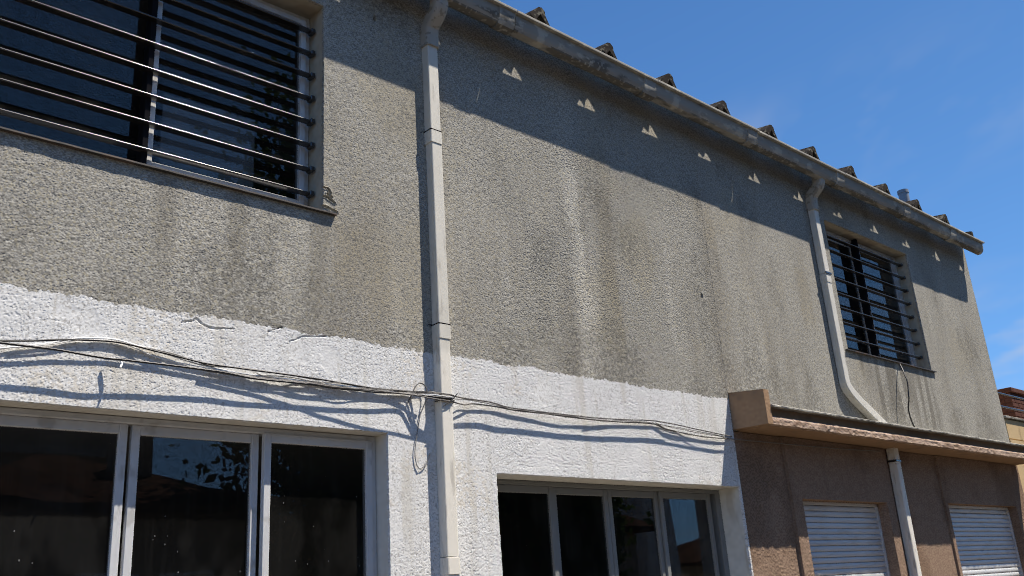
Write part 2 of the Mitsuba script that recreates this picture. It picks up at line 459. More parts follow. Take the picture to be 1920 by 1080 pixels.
def wall_mesh(xs, zs, holes, coarse):
    X, Z = np.meshgrid(xs, zs)
    Y = -relief(X, Z, coarse)
    nz, nx = X.shape
    inside = np.zeros((nz - 1, nx - 1), bool)
    cx, cz = (xs[1:] + xs[:-1]) / 2, (zs[1:] + zs[:-1]) / 2
    for x0, x1, z0, z1 in holes:
        inside |= ((cx > x0) & (cx < x1))[None] & ((cz > z0) & (cz < z1))[:, None]
    # a ragged arris: rim vertices wander a little
    solid = ~inside
    touch = np.zeros((nz, nx), int)
    for a in (0, 1):
        for b in (0, 1):
            touch[a:a + nz - 1, b:b + nx - 1] += inside
    rim = touch > 0
    P = np.stack([X, Z, 0 * X], -1)
    X = X + np.where(rim, 0.007 * (meshkit.noise(P * 70, 21) - 0.5), 0)
    Z = Z + np.where(rim, 0.009 * (meshkit.noise(P * 55, 22) - 0.42), 0)
    V = np.stack([X, Y, Z], -1).reshape(-1, 3)
    idx = np.arange(nz * nx).reshape(nz, nx)
    q = np.stack([idx[:-1, :-1], idx[:-1, 1:], idx[1:, 1:], idx[1:, :-1]], -1)[solid]
    F = np.vstack([q[:, [0, 1, 2]], q[:, [0, 2, 3]]])
    # a returned edge round every opening, 14 mm into the wall
    E = np.vstack([q[:, [0, 1]], q[:, [1, 2]], q[:, [2, 3]], q[:, [3, 0]]])
    code = E[:, 0].astype(np.int64) * len(V) + E[:, 1]
    back = E[:, 1].astype(np.int64) * len(V) + E[:, 0]
    free = E[~np.isin(code, back)]
    ids = np.unique(free)
    remap = np.full(len(V), -1)
    remap[ids] = len(V) + np.arange(len(ids))
    skirt = V[ids].copy()
    skirt[:, 1] = 0.014
    V = np.vstack([V, skirt])
    a, b = free[:, 0], free[:, 1]
    F = np.vstack([F, np.stack([b, a, remap[a]], 1), np.stack([b, remap[a], remap[b]], 1)])
    return V, F


def part_of(V, F, keep):
    f = F[keep]
    ids, inv = np.unique(f, return_inverse=True)
    return V[ids], inv.reshape(-1, 3)


# near wall, split along the ragged edge of the white paint
xs = lines([(WALL_L, 0.70, 0.05), (0.70, 4.2, 0.0038), (4.2, 6.652, 0.0050)], [W1[1], LL[1], LR[0], LR[1], W1[0], LL[0]])
zs = lines([(0.0, 1.35, 0.06), (1.35, 5.06, 0.0038), (5.06, EAVE, 0.0095)], [W1[2], W1[3], LL[2], LL[3], LR[2], LR[3]])
V, F = wall_mesh(xs, zs, [W1, LL, LR], False)
c = V[F].mean(1)
edge = PAINT + 0.028 * (meshkit.fbm(np.stack([c[:, 0] * 9, 0 * c[:, 0], 0 * c[:, 0]], -1), 4, 5) - 0.5) + 0.026 * (meshkit.noise(np.stack([c[:, 0] * 60, c[:, 2] * 60, 0 * c[:, 0]], -1), 3) - 0.5)
low = c[:, 2] < edge
obj('white_wall', part_of(V, F, low), 'mat_white_render', H, smooth=True, label='white painted roughcast of the ground floor')
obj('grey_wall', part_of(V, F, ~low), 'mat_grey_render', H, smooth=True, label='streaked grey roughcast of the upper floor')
# far wall above the canopy
xs = lines([(6.645, WALL_R, 0.0105)], [W2[0], W2[1]])
zs = lines([(2.88, EAVE, 0.008)], [W2[2], W2[3]])
V, F = wall_mesh(xs, zs, [W2], True)
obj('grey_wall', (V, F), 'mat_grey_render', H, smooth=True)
obj('gable_wall', cat([box(12.55, 12.787, 0.016, 7.0, 0.0, 6.0), prism_x([(0.016, 6.0), (7.0, 6.0), (7.0, 6.9)], 12.55, 12.787)]), 'mat_grey_render', H)
obj('back_wall', box(WALL_L, 12.54, 6.8, 7.0, 0.0, 6.6), 'mat_grey_render', H)
obj('gable_wall', cat([box(WALL_L, WALL_L + .22, 0.016, 6.79, 0.0, 6.0)]), 'mat_grey_render', H)

# rooms behind the panes
for z0, z1 in ((0.15, 2.80), (3.05, 5.70)):
    r = box(WALL_L + .23, 12.54, 0.30, 5.0, z0, z1)
    n = r.face_normals
    r = trimesh.Trimesh(r.vertices, r.faces[n[:, 1] > -0.5][:, ::-1], process=False)
    obj('room', r, 'mat_room', H)


def reveal(win, depth, mat, parent, t=0.16, bottom=True):
    x0, x1, z0, z1 = win
    g = 0.003
    y0, y1 = 0.004, depth + 0.09
    ms = [('lintel', box(x0 - t, x1 + t, y0, y1, z1 + g, z1 + t)), ('jamb', box(x1 + g, x1 + t, y0, y1, z0 - g, z1 + g - .001)), ('jamb', box(x0 - t, x0 - g, y0, y1, z0 - g, z1 + g - .001))]
    for n, m in ms:
        obj(n, m, mat, parent)
    obj('stool', box(x0 - t, x1 + t, 0.012, y1, z0 - t, z0 - g - .001), mat, parent)
    # closes the room side between wall and reveal
    return None


def sash(x0, x1, z0, z1, yf, w=0.042, d=0.035, parent=None, pane=True, top=None, mat='mat_alu', bottom=None):
    top = top or w
    bottom = bottom or w
    m = cat([box(x0, x0 + w, yf, yf + d, z0, z1, .003), box(x1 - w, x1, yf, yf + d, z0, z1, .003),
             box(x0 + w, x1 - w, yf + .002, yf + d - .002, z1 - top, z1, .003), box(x0 + w, x1 - w, yf + .002, yf + d - .002, z0, z0 + bottom, .003)])
    obj('sash', m, mat, parent)
    if pane:
        yp = yf + d * .55
        px_, pz_ = np.linspace(x0 + w - .005, x1 - w + .005, 40), np.linspace(z0 + bottom - .005, z1 - top + .005, 50)
        GX, GZ = np.meshgrid(px_, pz_)
        q = np.stack([GX * 2.6, GZ * 1.7, 0 * GX + yf * 50], -1)
        GY = yp + .0022 * (meshkit.fbm(q, 2, 61) - .5)
        ii = np.arange(2000).reshape(50, 40)
        fq = np.stack([ii[:-1, :-1], ii[:-1, 1:], ii[1:, 1:], ii[1:, :-1]], -1).reshape(-1, 4)
        p = (np.stack([GX, GY, GZ], -1).reshape(-1, 3), fq)
        obj('pane', p, 'mat_glass', parent, smooth=True)


def outer_frame(win, yf, d=0.07, w=0.035, parent=None, head=None, mat='mat_alu'):
    x0, x1, z0, z1 = win
    head = head or w
    m = cat([box(x0, x0 + w, yf, yf + d, z0 + w, z1 - head, .002), box(x1 - w, x1 - .001, yf, yf + d, z0 + w, z1 - head, .002),
             box(x0, x1 - .001, yf + .001, yf + d - .001, z1 - head, z1 - .001, .002), box(x0, x1 - .001, yf + .001, yf + d - .001, z0, z0 + w, .002)])
    obj('frame', m, mat, parent)


def sill(x0, x1, z, parent):
    # a thin worn slab that stands a little proud of the wall
    n = 60
    xs_ = np.linspace(x0, x1, n)
    jit = 0.004 * (meshkit.noise(np.stack([xs_ * 30, 0 * xs_, 0 * xs_], -1), 31) - .5)
    top = [(x, -0.033 + j) for x, j in zip(xs_, jit)]
    from shapely.geometry import Polygon
    poly = Polygon(top + [(x1, 0.13), (x0, 0.13)])
    m = trimesh.creation.extrude_polygon(poly, 0.009, engine='earcut')
    m.apply_translation([0, 0, z - 0.009])
    obj('sill', m, 'mat_sill', parent)


def grille(x0, x1, zlist, y, parent, up):
    obj('bar_upright', box(up[0], up[1], y + .006, y + .085, up[2], up[3], .003), 'mat_black', parent)
    nose = [(y - .020 - .0058 * math.cos(a), .0058 * math.sin(a)) for a in np.linspace(-math.pi / 2, math.pi / 2, 9)]
    for z in zlist:
        sag = random.uniform(-.003, .003)
        sec = [(a, b + z + sag) for a, b in nose] + [(y + .024, z + sag + .0058), (y + .024, z + sag - .0058)]
        obj('bar', prism_x(sec, x0, x1), 'mat_bar', parent, smooth=35)
        for xe, s in ((x1, -1), (x0, 1)):
            obj('bar_end', box(min(xe, xe + s * .03), max(xe, xe + s * .03), y - .030, y + .030, z - .017, z + .017, .005), 'mat_bar', parent)


def curtain(x0, x1, y, z0, z1):
    xs_ = np.linspace(x0, x1, 90)
    ys_ = y + .006 * np.sin(xs_ * 31) + .004 * np.sin(xs_ * 13 + 1)
    v = np.concatenate([np.stack([xs_, ys_, np.full(90, z)], 1) for z in (z0, z1)])
    f = [[i, i + 1, 91 + i] for i in range(89)] + [[i, 91 + i, 90 + i] for i in range(89)]
    return trimesh.Trimesh(v, f, process=False)


# upper left window with bars
w = thing('window', H, label='upper window with black bars at top left')
reveal(W1, 0.17, 'mat_cream', w)
outer_frame(W1, 0.175, parent=w, head=0.045)
sash(-0.56, 1.700, W1[2] + .035, W1[3] - .045, 0.212, parent=w)
sash(1.646, 2.632, W1[2] + .035, W1[3] - .045, 0.150, w=0.036, d=0.055, parent=w, bottom=.085)
sill(-0.7, 2.755, W1[2], w)
grille(-0.58, 2.664, [4.078 + 0.1685 * i for i in range(8)], 0.112, w, (1.610, 1.643, W1[2] + .02, W1[3] - .002))
# upper right window with bars
w = thing('window', H, label='upper window with bars beside the second downpipe')
reveal(W2, 0.15, 'mat_cream', w)
outer_frame(W2, 0.145, parent=w)
sash(8.98, 9.88, W2[2] + .036, W2[3] - .036, 0.182, parent=w)
sash(9.895, 10.85, W2[2] + .036, W2[3] - .036, 0.165, parent=w)
obj('curtain', curtain(1.82, 2.42, .42, 3.93, 4.66), 'mat_cloth', 'house__window')
obj('mullion', box(9.850, 9.893, 0.110, 0.225, W2[2] + .037, W2[3] - .037, .003), 'mat_alu', w)
sill(8.88, 10.96, W2[2], w)
grille(8.965, 10.872, [4.073 + 0.1685 * i for i in range(8)], 0.085, w, (9.805, 9.847, W2[2] + .02, W2[3] - .002))
# wide ground floor window at lower left
w = thing('window', H, label='wide aluminium sliding window at lower left')
reveal(LL, 0.13, 'mat_jamb', w)
outer_frame(LL, 0.125, d=0.10, parent=w, head=0.03, w=0.03)
sash(-0.47, 1.660, LL[2] + .031, LL[3] - .031, 0.152, parent=w, top=.05)
sash(1.682, 2.372, LL[2] + .031, LL[3] - .031, 0.155, parent=w, top=.05)
sash(2.382, 3.080, LL[2] + .031, LL[3] - .031, 0.110, parent=w, top=.05)
sill(-0.5, 3.11, LL[2], w)
def flecks(spots, y):
    g = np.random.default_rng(3)
    ms = []
    for x, z in spots:
        for _ in range(1):
            a, b = g.uniform(.0012, .003), g.uniform(.0015, .006)
            m = trimesh.creation.icosphere(1, 1.0)
            m.apply_scale([a, .0012, b])
            m.apply_translation([x + g.normal() * .008, y, z + g.normal() * .012])
            ms.append(m)
    return cat(ms)


obj('paint_fleck', flecks([(1.876, 2.134), (1.914, 2.035), (1.824, 2.017), (1.842, 2.035), (1.879, 1.992), (1.949, 1.96), (1.946, 1.858), (2.298, 1.854), (1.283, 1.905), (1.235, 1.945), (1.198, 2.066)], .170), 'mat_shadow_and_fleck', w, kind='stuff')
obj('paint_fleck', flecks([(2.511, 2.246), (2.536, 2.104), (2.694, 2.082), (2.598, 1.899), (2.653, 1.879), (2.789, 1.896), (2.979, 1.864), (2.987, 2.249), (2.985, 1.90), (2.52, 2.22)], .127), 'mat_shadow_and_fleck', w, kind='stuff')
# second ground floor window
w = thing('window', H, label='four-light window of the white ground floor next to the brown part')
reveal(LR, 0.20, 'mat_jamb', w)
outer_frame(LR, 0.205, d=0.09, parent=w, head=0.03, w=0.06, mat='mat_alu_dull')
zb, zt = LR[2] + .061, LR[3] - .031
sash(4.015, 4.670, zb, zt, 0.215, mat='mat_alu_dull', parent=w, top=.05)
sash(4.674, 5.255, zb, zt, 0.232, mat='mat_alu_dull', parent=w, top=.05)
sash(5.258, 5.840, zb, zt, 0.232, mat='mat_alu_dull', parent=w, top=.05)
sash(5.790 + .054, 6.505, zb, zt, 0.215, mat='mat_alu_dull', parent=w, top=.05)
sill(3.95, 6.63, LR[2], w)

# ------------------------------------------------------------------ roof of fibre-cement channels
PITCH, RIDGE0 = 0.8236, 4.545
SLOPE = 0.15
roof = thing('roof', H)


def channel_mesh(i):
    xr, xl = RIDGE0 + PITCH * (i + 1), RIDGE0 + PITCH * i
    r = np.random.default_rng(100 + i)
    k = r.uniform(-0.008, 0.008)
    j = r.uniform(0.85, 1.12)
    z0 = 5.912
    # section: from the ridge on the left (this sheet lies on top there) to the lip under the next ridge
    under = [(xl - .050, .062), (xl - .022, .106 * j), (xl + k, .142 * j), (xl + .032, .112), (xl + .105, .018), (xl + .14, .000), (xr - .155, .000), (xr - .098 + k, .100 * j), (xr - .068, .086 * j), (xr - .038, .050)]
    over = [(xr - .032, .062), (xr - .058, .112), (xr - .115, .116), (xr - .18, .016), (xl + .15, .014), (xl + .125, .030), (xl + .060, .150), (xl + .058, .188), (xl + .026, .212), (xl - .008, .206), (xl - .045, .168), (xl - .10, .122), (xl - .115, .100)]
    poly = under + over
    pts = np.array(poly)
    ys = [-0.172 + r.uniform(-.006, .006), 0.6, 1.5, 3.0, 7.2]
    n = len(pts)
    rows = []
    for y in ys:
        rows.append(np.stack([pts[:, 0], np.full(n, y), z0 + pts[:, 1] + SLOPE * (y + .17)], 1))
    v = np.concatenate(rows)
    f = []
    for a in range(len(ys) - 1):
        for b in range(n):
            c_ = (b + 1) % n
            f += [[a * n + b, a * n + c_, (a + 1) * n + c_], [a * n + b, (a + 1) * n + c_, (a + 1) * n + b]]
    from shapely.geometry import Polygon
    cv, cf = trimesh.creation.triangulate_polygon(Polygon(poly).buffer(0), engine='earcut')
    front = np.stack([cv[:, 0], np.full(len(cv), ys[0]), z0 + cv[:, 1]], 1)
    m = trimesh.util.concatenate([trimesh.Trimesh(v, f, process=False), trimesh.Trimesh(front, cf, process=False)])
    return m


for i in range(-8, 10):
    obj('roof_channel', channel_mesh(i), 'mat_roof', roof)
# the verge strip that ends the roof at the right
xl = RIDGE0 + PITCH * 10
obj('verge', prism_x([(-.17, 5.93), (7.2, 5.93 + SLOPE * 7.37), (7.2, 6.05 + SLOPE * 7.37), (-.17, 6.055)], 12.745, 12.80), 'mat_roof', roof)
fl = thing('flue_pipe', H, label='grey flue pipe standing on the roof')
obj('pipe', tube([(12.10, .36, 5.95), (12.10, .36, 6.40), (12.10, .36, 6.69)], .068, 20), 'mat_zinc', fl, smooth=40)
obj('collar', tube([(12.10, .36, 6.655), (12.10, .36, 6.70)], .076, 20), 'mat_zinc', fl, smooth=40)

# ------------------------------------------------------------------ gutter
gut = thing('gutter', H, label='mossy cement gutter along the eave')
OUT = [(.302, 5.853), (.304, 5.845), (.303, 5.833), (.298, 5.830), (.274, 5.832), (.270, 5.775), (.262, 5.735), (.243, 5.708), (.215, 5.698), (.185, 5.700), (.160, 5.718), (.147, 5.748), (.140, 5.79), (.137, 5.856)]
INN = [(.147, 5.856), (.152, 5.79), (.162, 5.752), (.182, 5.722), (.212, 5.710), (.236, 5.718), (.252, 5.742), (.259, 5.78), (.262, 5.846), (.262, 5.852)]


def gut_sec(grow=0.0, dz=0.0):
    cx, cz = .205, 5.78
    o = [(-(cx + (a - cx) * (1 + grow)), (cz + (b - cz) * (1 + grow * (b < 5.83))) + dz) for a, b in OUT]
    return o + [(-a, b + dz) for a, b in INN]


joints = [-1.5, 0.86, 2.51, 4.17, 5.83, 7.38, 9.05, 10.62, 11.90, 12.74]
for a, b in zip(joints[:-1], joints[1:]):
    dz = random.uniform(-.004, .004)
    m = prism_x(gut_sec(0, dz), a + .004, b - .004)
    obj('gutter_length', m, 'mat_gutter', gut, smooth=35)
    if b < 12.7:
        obj('joint_collar', prism_x(gut_sec(0.15, dz)[:len(OUT)] + [(-q, r_ + dz) for q, r_ in reversed(OUT)], b - .165, b - .010), 'mat_gutter', gut, smooth=35)
    else:
        obj('end_cap', prism_x(gut_sec(0.03, dz)[:len(OUT)], b - .004, b + .004), 'mat_gutter', gut)

# ------------------------------------------------------------------ downpipes
def downpipe(x, w, y0, y1, zsec, label, elbow=True, zlow=0.13):
    d = thing('downpipe', H, label=label)
    yc = (y0 + y1) / 2
    for k, (a, b) in enumerate(zsec):
        sec = rounded_square(y1 - y0, w, .007)
        xo = x + random.uniform(-.003, .003)
        # the upper end of each length is a socket a little wider than the pipe
        obj('pipe_length', tube([(xo, yc, a), (xo, yc, (a + b) / 2), (xo, yc, b - .004)], 0, section=sec), 'mat_pipe', d)
        if k > 0:
            if k > 1:
                obj('bracket', box(xo - w / 2 - .035, xo + w / 2 + .035, y1 - .001, .004, a - .016, a + .010, .003), 'mat_bar', d)
                obj('strap', tube([(xo, yc, a - .006), (xo, yc, a)], 0, section=rounded_square(y1 - y0 + .012, w + .012, .008)), 'mat_black', d)
            obj('socket', tube([(xo, yc - .001, a - .10), (xo, yc - .001, a - .008)], 0, section=rounded_square(y1 - y0 + .008, w + .008, .008)), 'mat_pipe', d)
    if elbow:
        zt_ = zsec[-1][1]
        p = spline([(x - .004, -.178, 5.730), (x - .004, -.176, 5.685), (x - .003, -.155, 5.640), (x - .001, -.10, 5.595), (x, yc - .012, 5.55), (x, yc, 5.49), (x, yc, zt_ - .03)], .02)
        obj('elbow', tube(p, 0, section=rounded_square(.110, .112, .028, 4)), 'mat_elbow', d, smooth=40)
    return d


downpipe(3.513, .088, -.080, -.004, [(0.13, 1.889), (1.889, 3.325), (3.325, 4.718), (4.718, 5.42)], 'square downpipe crossing the cable bundles near the middle')
p2 = downpipe(8.652, .092, -.085, -.010, [(3.51, 4.666), (4.666, 5.42)], 'grey downpipe that bends onto the canopy')
obj('bend', tube(spline([(8.652, -.0475, 3.53), (8.656, -.0475, 3.49), (8.69, -.0475, 3.44), (8.80, -.0475, 3.36), (9.05, -.0475, 3.23), (9.33, -.0475, 3.09)], .03), 0, section=rounded_square(.078, .094, .008)), 'mat_pipe', p2)
obj('clamp', box(8.595, 8.712, -.098, -.088, 4.655, 4.680, .003), 'mat_bar', p2)
d3 = thing('downpipe', H, label='downpipe below the canopy between the roller shutters')
obj('pipe_length', tube([(9.375, -.056, 2.885), (9.36, -.056, 2.2), (9.345, -.056, 1.2), (9.335, -.056, 0.13)], 0, section=rounded_square(.092, .092, .008)), 'mat_pipe', d3)
obj('clamp', box(9.318, 9.426, -.106, -.008, 2.735, 2.757, .003), 'mat_bar', d3)

# ------------------------------------------------------------------ brown ground floor with canopy
ZS = 2.87
S1 = (7.530, 9.100, 1.30, 2.325)
S2 = (10.52, 12.45, 1.30, 2.350)


def plate(x0, x1, z0, z1, y0, y1, hole):
    a, b, c_, d_ = hole
    return cat([box(x0, a, y0, y1, z0, z1), box(b, x1, y0, y1, z0, z1), box(a, b, y0, y1, d_, z1), box(a, b, y0, y1, z0, c_)])


bw = thing('brown_wall', H, label='brown roughcast ground floor below the canopy')
obj('wall_strip', box(6.660, 7.37, 0.0, .25, 0, ZS), 'mat_brown_render', bw)
obj('window_panel', plate(7.37, 9.26, 0, ZS, -.030, .05, S1), 'mat_brown_render', bw)
obj('wall_strip', box(9.26, 10.455, 0.0, .25, 0, ZS), 'mat_brown_render', bw)
obj('window_panel', plate(10.455, 12.75, 0, ZS, -.022, .07, S2), 'mat_brown_render', bw)
obj('wall_strip', box(12.75, 12.86, 0.0, .25, 0, ZS), 'mat_brown_render', bw)
obj('wall_backing', cat([box(7.371, 9.259, .20, .25, 0, ZS), box(10.456, 12.749, .20, .25, 0, ZS)]), 'mat_brown_render', bw)


def shutter(hole, yf, label, xl, xr):
    s = thing('roller_shutter', H, label=label)
    x0, x1, z0, z1 = hole
    n, h = 19, 0.0520
    for k in range(n):
        zt_ = z1 - .035 - k * h + random.uniform(-.0012, .0012)
        sec = [(yf + .008, zt_ - h + .0018), (yf + .0025, zt_ - h + .006), (yf, zt_ - h * .55), (yf + .0025, zt_ - .008), (yf + .008, zt_ - .0018), (yf + .018, zt_ - .0018), (yf + .018, zt_ - h + .0018)]
        obj('slat', prism_x(sec, xl + .018, xr - .018), 'mat_shutter', s, smooth=50)
    obj('guide', box(xl, xl + .03, yf - .012, yf + .03, z0, z1 - .03, .003), 'mat_shutter', s)
    obj('guide', box(xr - .03, xr, yf - .012, yf + .03, z0, z1 - .03, .003), 'mat_shutter', s)
    obj('head_rail', box(xl, xr, yf - .006, yf + .03, z1 - .032, z1 - .002, .003), 'mat_shutter', s)
    obj('jamb', box(x1 - .002, x1 + .05, .045, .21, z0, z1 + .05), 'mat_brown_render', s)
    obj('jamb', box(x0 - .05, x0 + .002, .045, .21, z0, z1 + .05), 'mat_brown_render', s)
    obj('lintel', box(x0 + .003, x1 - .003, .046, .21, z1 - .001, z1 + .05), 'mat_brown_render', s)
    obj('backing', box(x0 + .003, x1 - .003, yf + .05, yf + .07, z0 - .05, z1 - .002), 'mat_room', s)
    obj('sill', box(x0 - .05, x1 + .05, -.07, yf + .04, z0 - .06, z0, .006), 'mat_brown_render', s)


shutter(S1, .085, 'closed grey roller shutter left of the lower downpipe', 7.533, 9.097)
shutter(S2, .085, 'closed grey roller shutter at the right edge', 10.523, 12.447)

cp = thing('canopy', H, label='brown concrete canopy with a crumbling edge over the roller shutters')
CX0, CX1 = 6.655, 12.80
obj('end_block', prism_x([(-.352, 2.875), (.02, 2.885), (.02, 3.205), (-.352, 3.166)], CX0, CX0 + .075), 'mat_canopy', cp)


def ragged_bar(sec, x0, x1, amp, seed, step=.02):
    """A bar of section (y, z) along x whose surface is worn: every ring of the section wanders by noise."""
    xs_ = np.arange(x0, x1 + step * .5, step)
    s = np.array(sec)
    n = len(s)
    v = np.zeros((len(xs_), n, 3))
    v[:, :, 0] = xs_[:, None]
    v[:, :, 1] = s[:, 0]
    v[:, :, 2] = s[:, 1]
    p = v * np.array([26, 40, 40])
    v[:, :, 1] += amp * (meshkit.fbm(p, 3, seed) - .5) * 2
    v[:, :, 2] += amp * (meshkit.fbm(p + 50, 3, seed + 5) - .5) * 2
    i, j = np.meshgrid(np.arange(len(xs_) - 1), np.arange(n), indexing='ij')
    q = np.stack([i * n + j, i * n + (j + 1) % n, (i + 1) * n + (j + 1) % n, (i + 1) * n + j], -1).reshape(-1, 4)
    f = np.vstack([q[:, [0, 1, 2]], q[:, [0, 2, 3]]])
    cap = np.array([[0, k, k + 1] for k in range(1, n - 1)])
    f = np.vstack([f, cap, cap[:, ::-1] + (len(xs_) - 1) * n])
    m = trimesh.Trimesh(v.reshape(-1, 3), f, process=False)
    m.fix_normals()
    return m


obj('slab', cat([box(CX0 + .076, CX1, -.298, .02, 2.876, 3.03)]), 'mat_canopy', cp)
obj('lip', ragged_bar([(-.352, 2.876), (-.352, 2.90), (-.352, 2.925), (-.340, 2.942), (-.315, 2.955), (-.296, 2.958), (-.296, 2.874), (-.325, 2.873)], CX0 + .077, CX1, .0065, 41, .012), 'mat_lip', cp, label='bright crumbling lower edge of the canopy')
obj('roof_edge', ragged_bar([(-.372, 3.022), (-.374, 3.034), (-.360, 3.043), (-.30, 3.058), (-.20, 3.080), (.02, 3.128), (.02, 3.035), (-.20, 3.032), (-.30, 3.026)], CX0 + .077, CX1, .005, 51, .012), 'mat_gutter', cp, label='rough weathered top edge of the canopy')

# ------------------------------------------------------------------ cables on the wall
S = {
    'S1': [(0.864, -0.075, 2.835), (0.989, -0.075, 2.855), (1.119, -0.075, 2.873), (1.233, -0.072, 2.895), (1.327, -0.070, 2.909), (1.486, -0.070, 2.921), (1.705, -0.080, 2.896), (1.985, -0.080, 2.865), (2.228, -0.070, 2.865), (2.592, -0.055, 2.865), (2.986, -0.050, 2.852), (3.256, -0.050, 2.860), (3.412, -0.085, 2.862), (3.542, -0.095, 2.856)],
    'S2': [(0.871, -0.030, 2.862), (1.000, -0.030, 2.860), (1.225, -0.030, 2.858), (1.481, -0.030, 2.847), (1.544, -0.030, 2.849), (1.728, -0.030, 2.848), (2.010, -0.028, 2.848), (2.251, -0.028, 2.832), (2.507, -0.028, 2.837), (2.784, -0.025, 2.836), (3.005, -0.022, 2.837), (3.231, -0.030, 2.848), (3.407, -0.090, 2.834), (3.540, -0.096, 2.832)],
    'S3': [(0.919, -0.030, 2.815), (1.071, -0.016, 2.854), (1.227, -0.016, 2.894), (1.344, -0.016, 2.932), (1.497, -0.016, 2.948), (1.629, -0.016, 2.931), (1.764, -0.016, 2.909), (1.942, -0.017, 2.875), (2.254, -0.020, 2.852), (2.644, -0.025, 2.852), (3.007, -0.020, 2.854), (3.250, -0.030, 2.844), (3.420, -0.090, 2.845), (3.552, -0.093, 2.844)],
    'S4': [(0.871, -0.038, 2.845), (1.000, -0.038, 2.841), (1.225, -0.036, 2.844), (1.480, -0.034, 2.832), (1.727, -0.036, 2.833), (2.007, -0.036, 2.832), (2.247, -0.036, 2.824), (2.504, -0.034, 2.823), (2.781, -0.030, 2.825), (3.076, -0.028, 2.833)],
    'S5': [(1.951, -0.030, 2.844), (2.247, -0.036, 2.836), (2.495, -0.050, 2.837), (2.757, -0.068, 2.827), (2.966, -0.080, 2.831), (3.228, -0.088, 2.830), (3.407, -0.090, 2.820), (3.531, -0.096, 2.817)],
    'S6': [(1.048, -0.022, 2.845), (1.227, -0.022, 2.885), (1.343, -0.022, 2.922), (1.496, -0.022, 2.938), (1.569, -0.022, 2.926), (1.695, -0.024, 2.887), (1.938, -0.026, 2.861), (2.249, -0.030, 2.850), (2.641, -0.030, 2.838), (3.078, -0.026, 2.850), (3.377, -0.050, 2.845)],
    'loop': [(3.256, -0.020, 2.797), (3.283, -0.030, 2.857), (3.309, -0.035, 2.905), (3.342, -0.035, 2.926), (3.382, -0.030, 2.914), (3.393, -0.030, 2.885), (3.389, -0.050, 2.847)],
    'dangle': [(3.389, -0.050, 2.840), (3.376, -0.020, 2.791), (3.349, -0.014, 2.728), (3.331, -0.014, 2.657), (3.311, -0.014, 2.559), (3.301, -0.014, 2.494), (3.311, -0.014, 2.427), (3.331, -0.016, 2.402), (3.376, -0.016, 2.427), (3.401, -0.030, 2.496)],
    'R1': [(3.532, -0.097, 2.855), (3.563, -0.090, 2.852), (3.656, -0.070, 2.852), (3.849, -0.062, 2.851), (4.072, -0.060, 2.829), (4.520, -0.060, 2.828), (4.788, -0.060, 2.828), (5.251, -0.060, 2.846), (5.525, -0.060, 2.860), (5.756, -0.060, 2.853), (6.307, -0.058, 2.821), (6.553, -0.050, 2.813)],
    'R2': [(3.532, -0.095, 2.818), (3.585, -0.060, 2.820), (3.687, -0.030, 2.821), (3.761, -0.022, 2.837), (3.884, -0.020, 2.838), (4.154, -0.022, 2.826), (4.497, -0.030, 2.824), (4.823, -0.026, 2.821), (5.303, -0.016, 2.838), (5.580, -0.016, 2.848), (5.733, -0.020, 2.816), (6.276, -0.022, 2.790), (6.653, -0.020, 2.798), (7.488, -0.046, 2.801), (8.236, -0.046, 2.812), (9.137, -0.046, 2.838)],
    'R3': [(3.532, -0.096, 2.834), (3.664, -0.060, 2.844), (3.861, -0.048, 2.844), (4.085, -0.046, 2.826), (4.534, -0.046, 2.824), (4.809, -0.040, 2.825), (5.296, -0.020, 2.845), (5.577, -0.018, 2.859), (5.804, -0.020, 2.843), (6.348, -0.025, 2.807), (6.586, -0.025, 2.801)],
    'R4': [(4.814, -0.035, 2.823), (5.296, -0.020, 2.840), (5.585, -0.020, 2.855), (5.666, -0.026, 2.844), (5.919, -0.035, 2.836), (6.173, -0.050, 2.817), (6.536, -0.050, 2.803)],
    'tie': [(1.476, -0.030, 2.849), (1.501, -0.045, 2.846), (1.524, -0.060, 2.835), (1.528, -0.075, 2.813), (1.519, -0.080, 2.797)],
    'black': [(10.020, -0.030, 3.866), (10.036, -0.050, 3.756), (10.040, -0.065, 3.632), (10.009, -0.060, 3.479), (10.009, -0.030, 3.366), (10.013, -0.030, 3.259), (10.014, -0.050, 3.155)],
}


def strand(parent, pts, r, mat, wob=.0025, seed=0, name='strand', lead=None):
    p = spline(pts, .025)
    q = np.stack([p[:, 0] * 5, 0 * p[:, 0], 0 * p[:, 0] + seed], -1)
    p = p.copy()
    p[:, 2] += wob * (meshkit.fbm(q, 2, seed) - .5) * 2
    p[:, 1] += wob * (meshkit.fbm(q, 2, seed + 9) - .5) * 1.2
    obj(name, tube(p, r, 8), mat, parent, smooth=60)


def shifted(pts, dy, dz):
    return [(x, y + dy, z + dz) for x, y, z in pts]


def behind(pts, dy):
    # the same run of cable lying dy further back towards the wall, and as much lower as a bundle hangs
    out = []
    for p in np.asarray(pts, float):
        k = (p[1] + dy + 4.5) / (p[1] + 4.5)
        out.append(tuple(np.array([0, -4.5, 1.6]) + (p - [0, -4.5, 1.6]) * k))
    return out


ext = lambda pts: [(-1.2, pts[0][1], pts[0][2] - .01)] + pts
cl = thing('cable_bundle', label='slack bundle of black and white cables on the white wall left of the downpipe', category='cable')
def stand_off(pts, offs):
    # the same run seen along the line of sight, standing off the wall by offs
    o = np.interp(np.arange(len(pts)), np.linspace(0, len(pts) - 1, len(offs)), offs)
    return [behind([q], -(v + q[1]))[0] for q, v in zip(pts, o)]


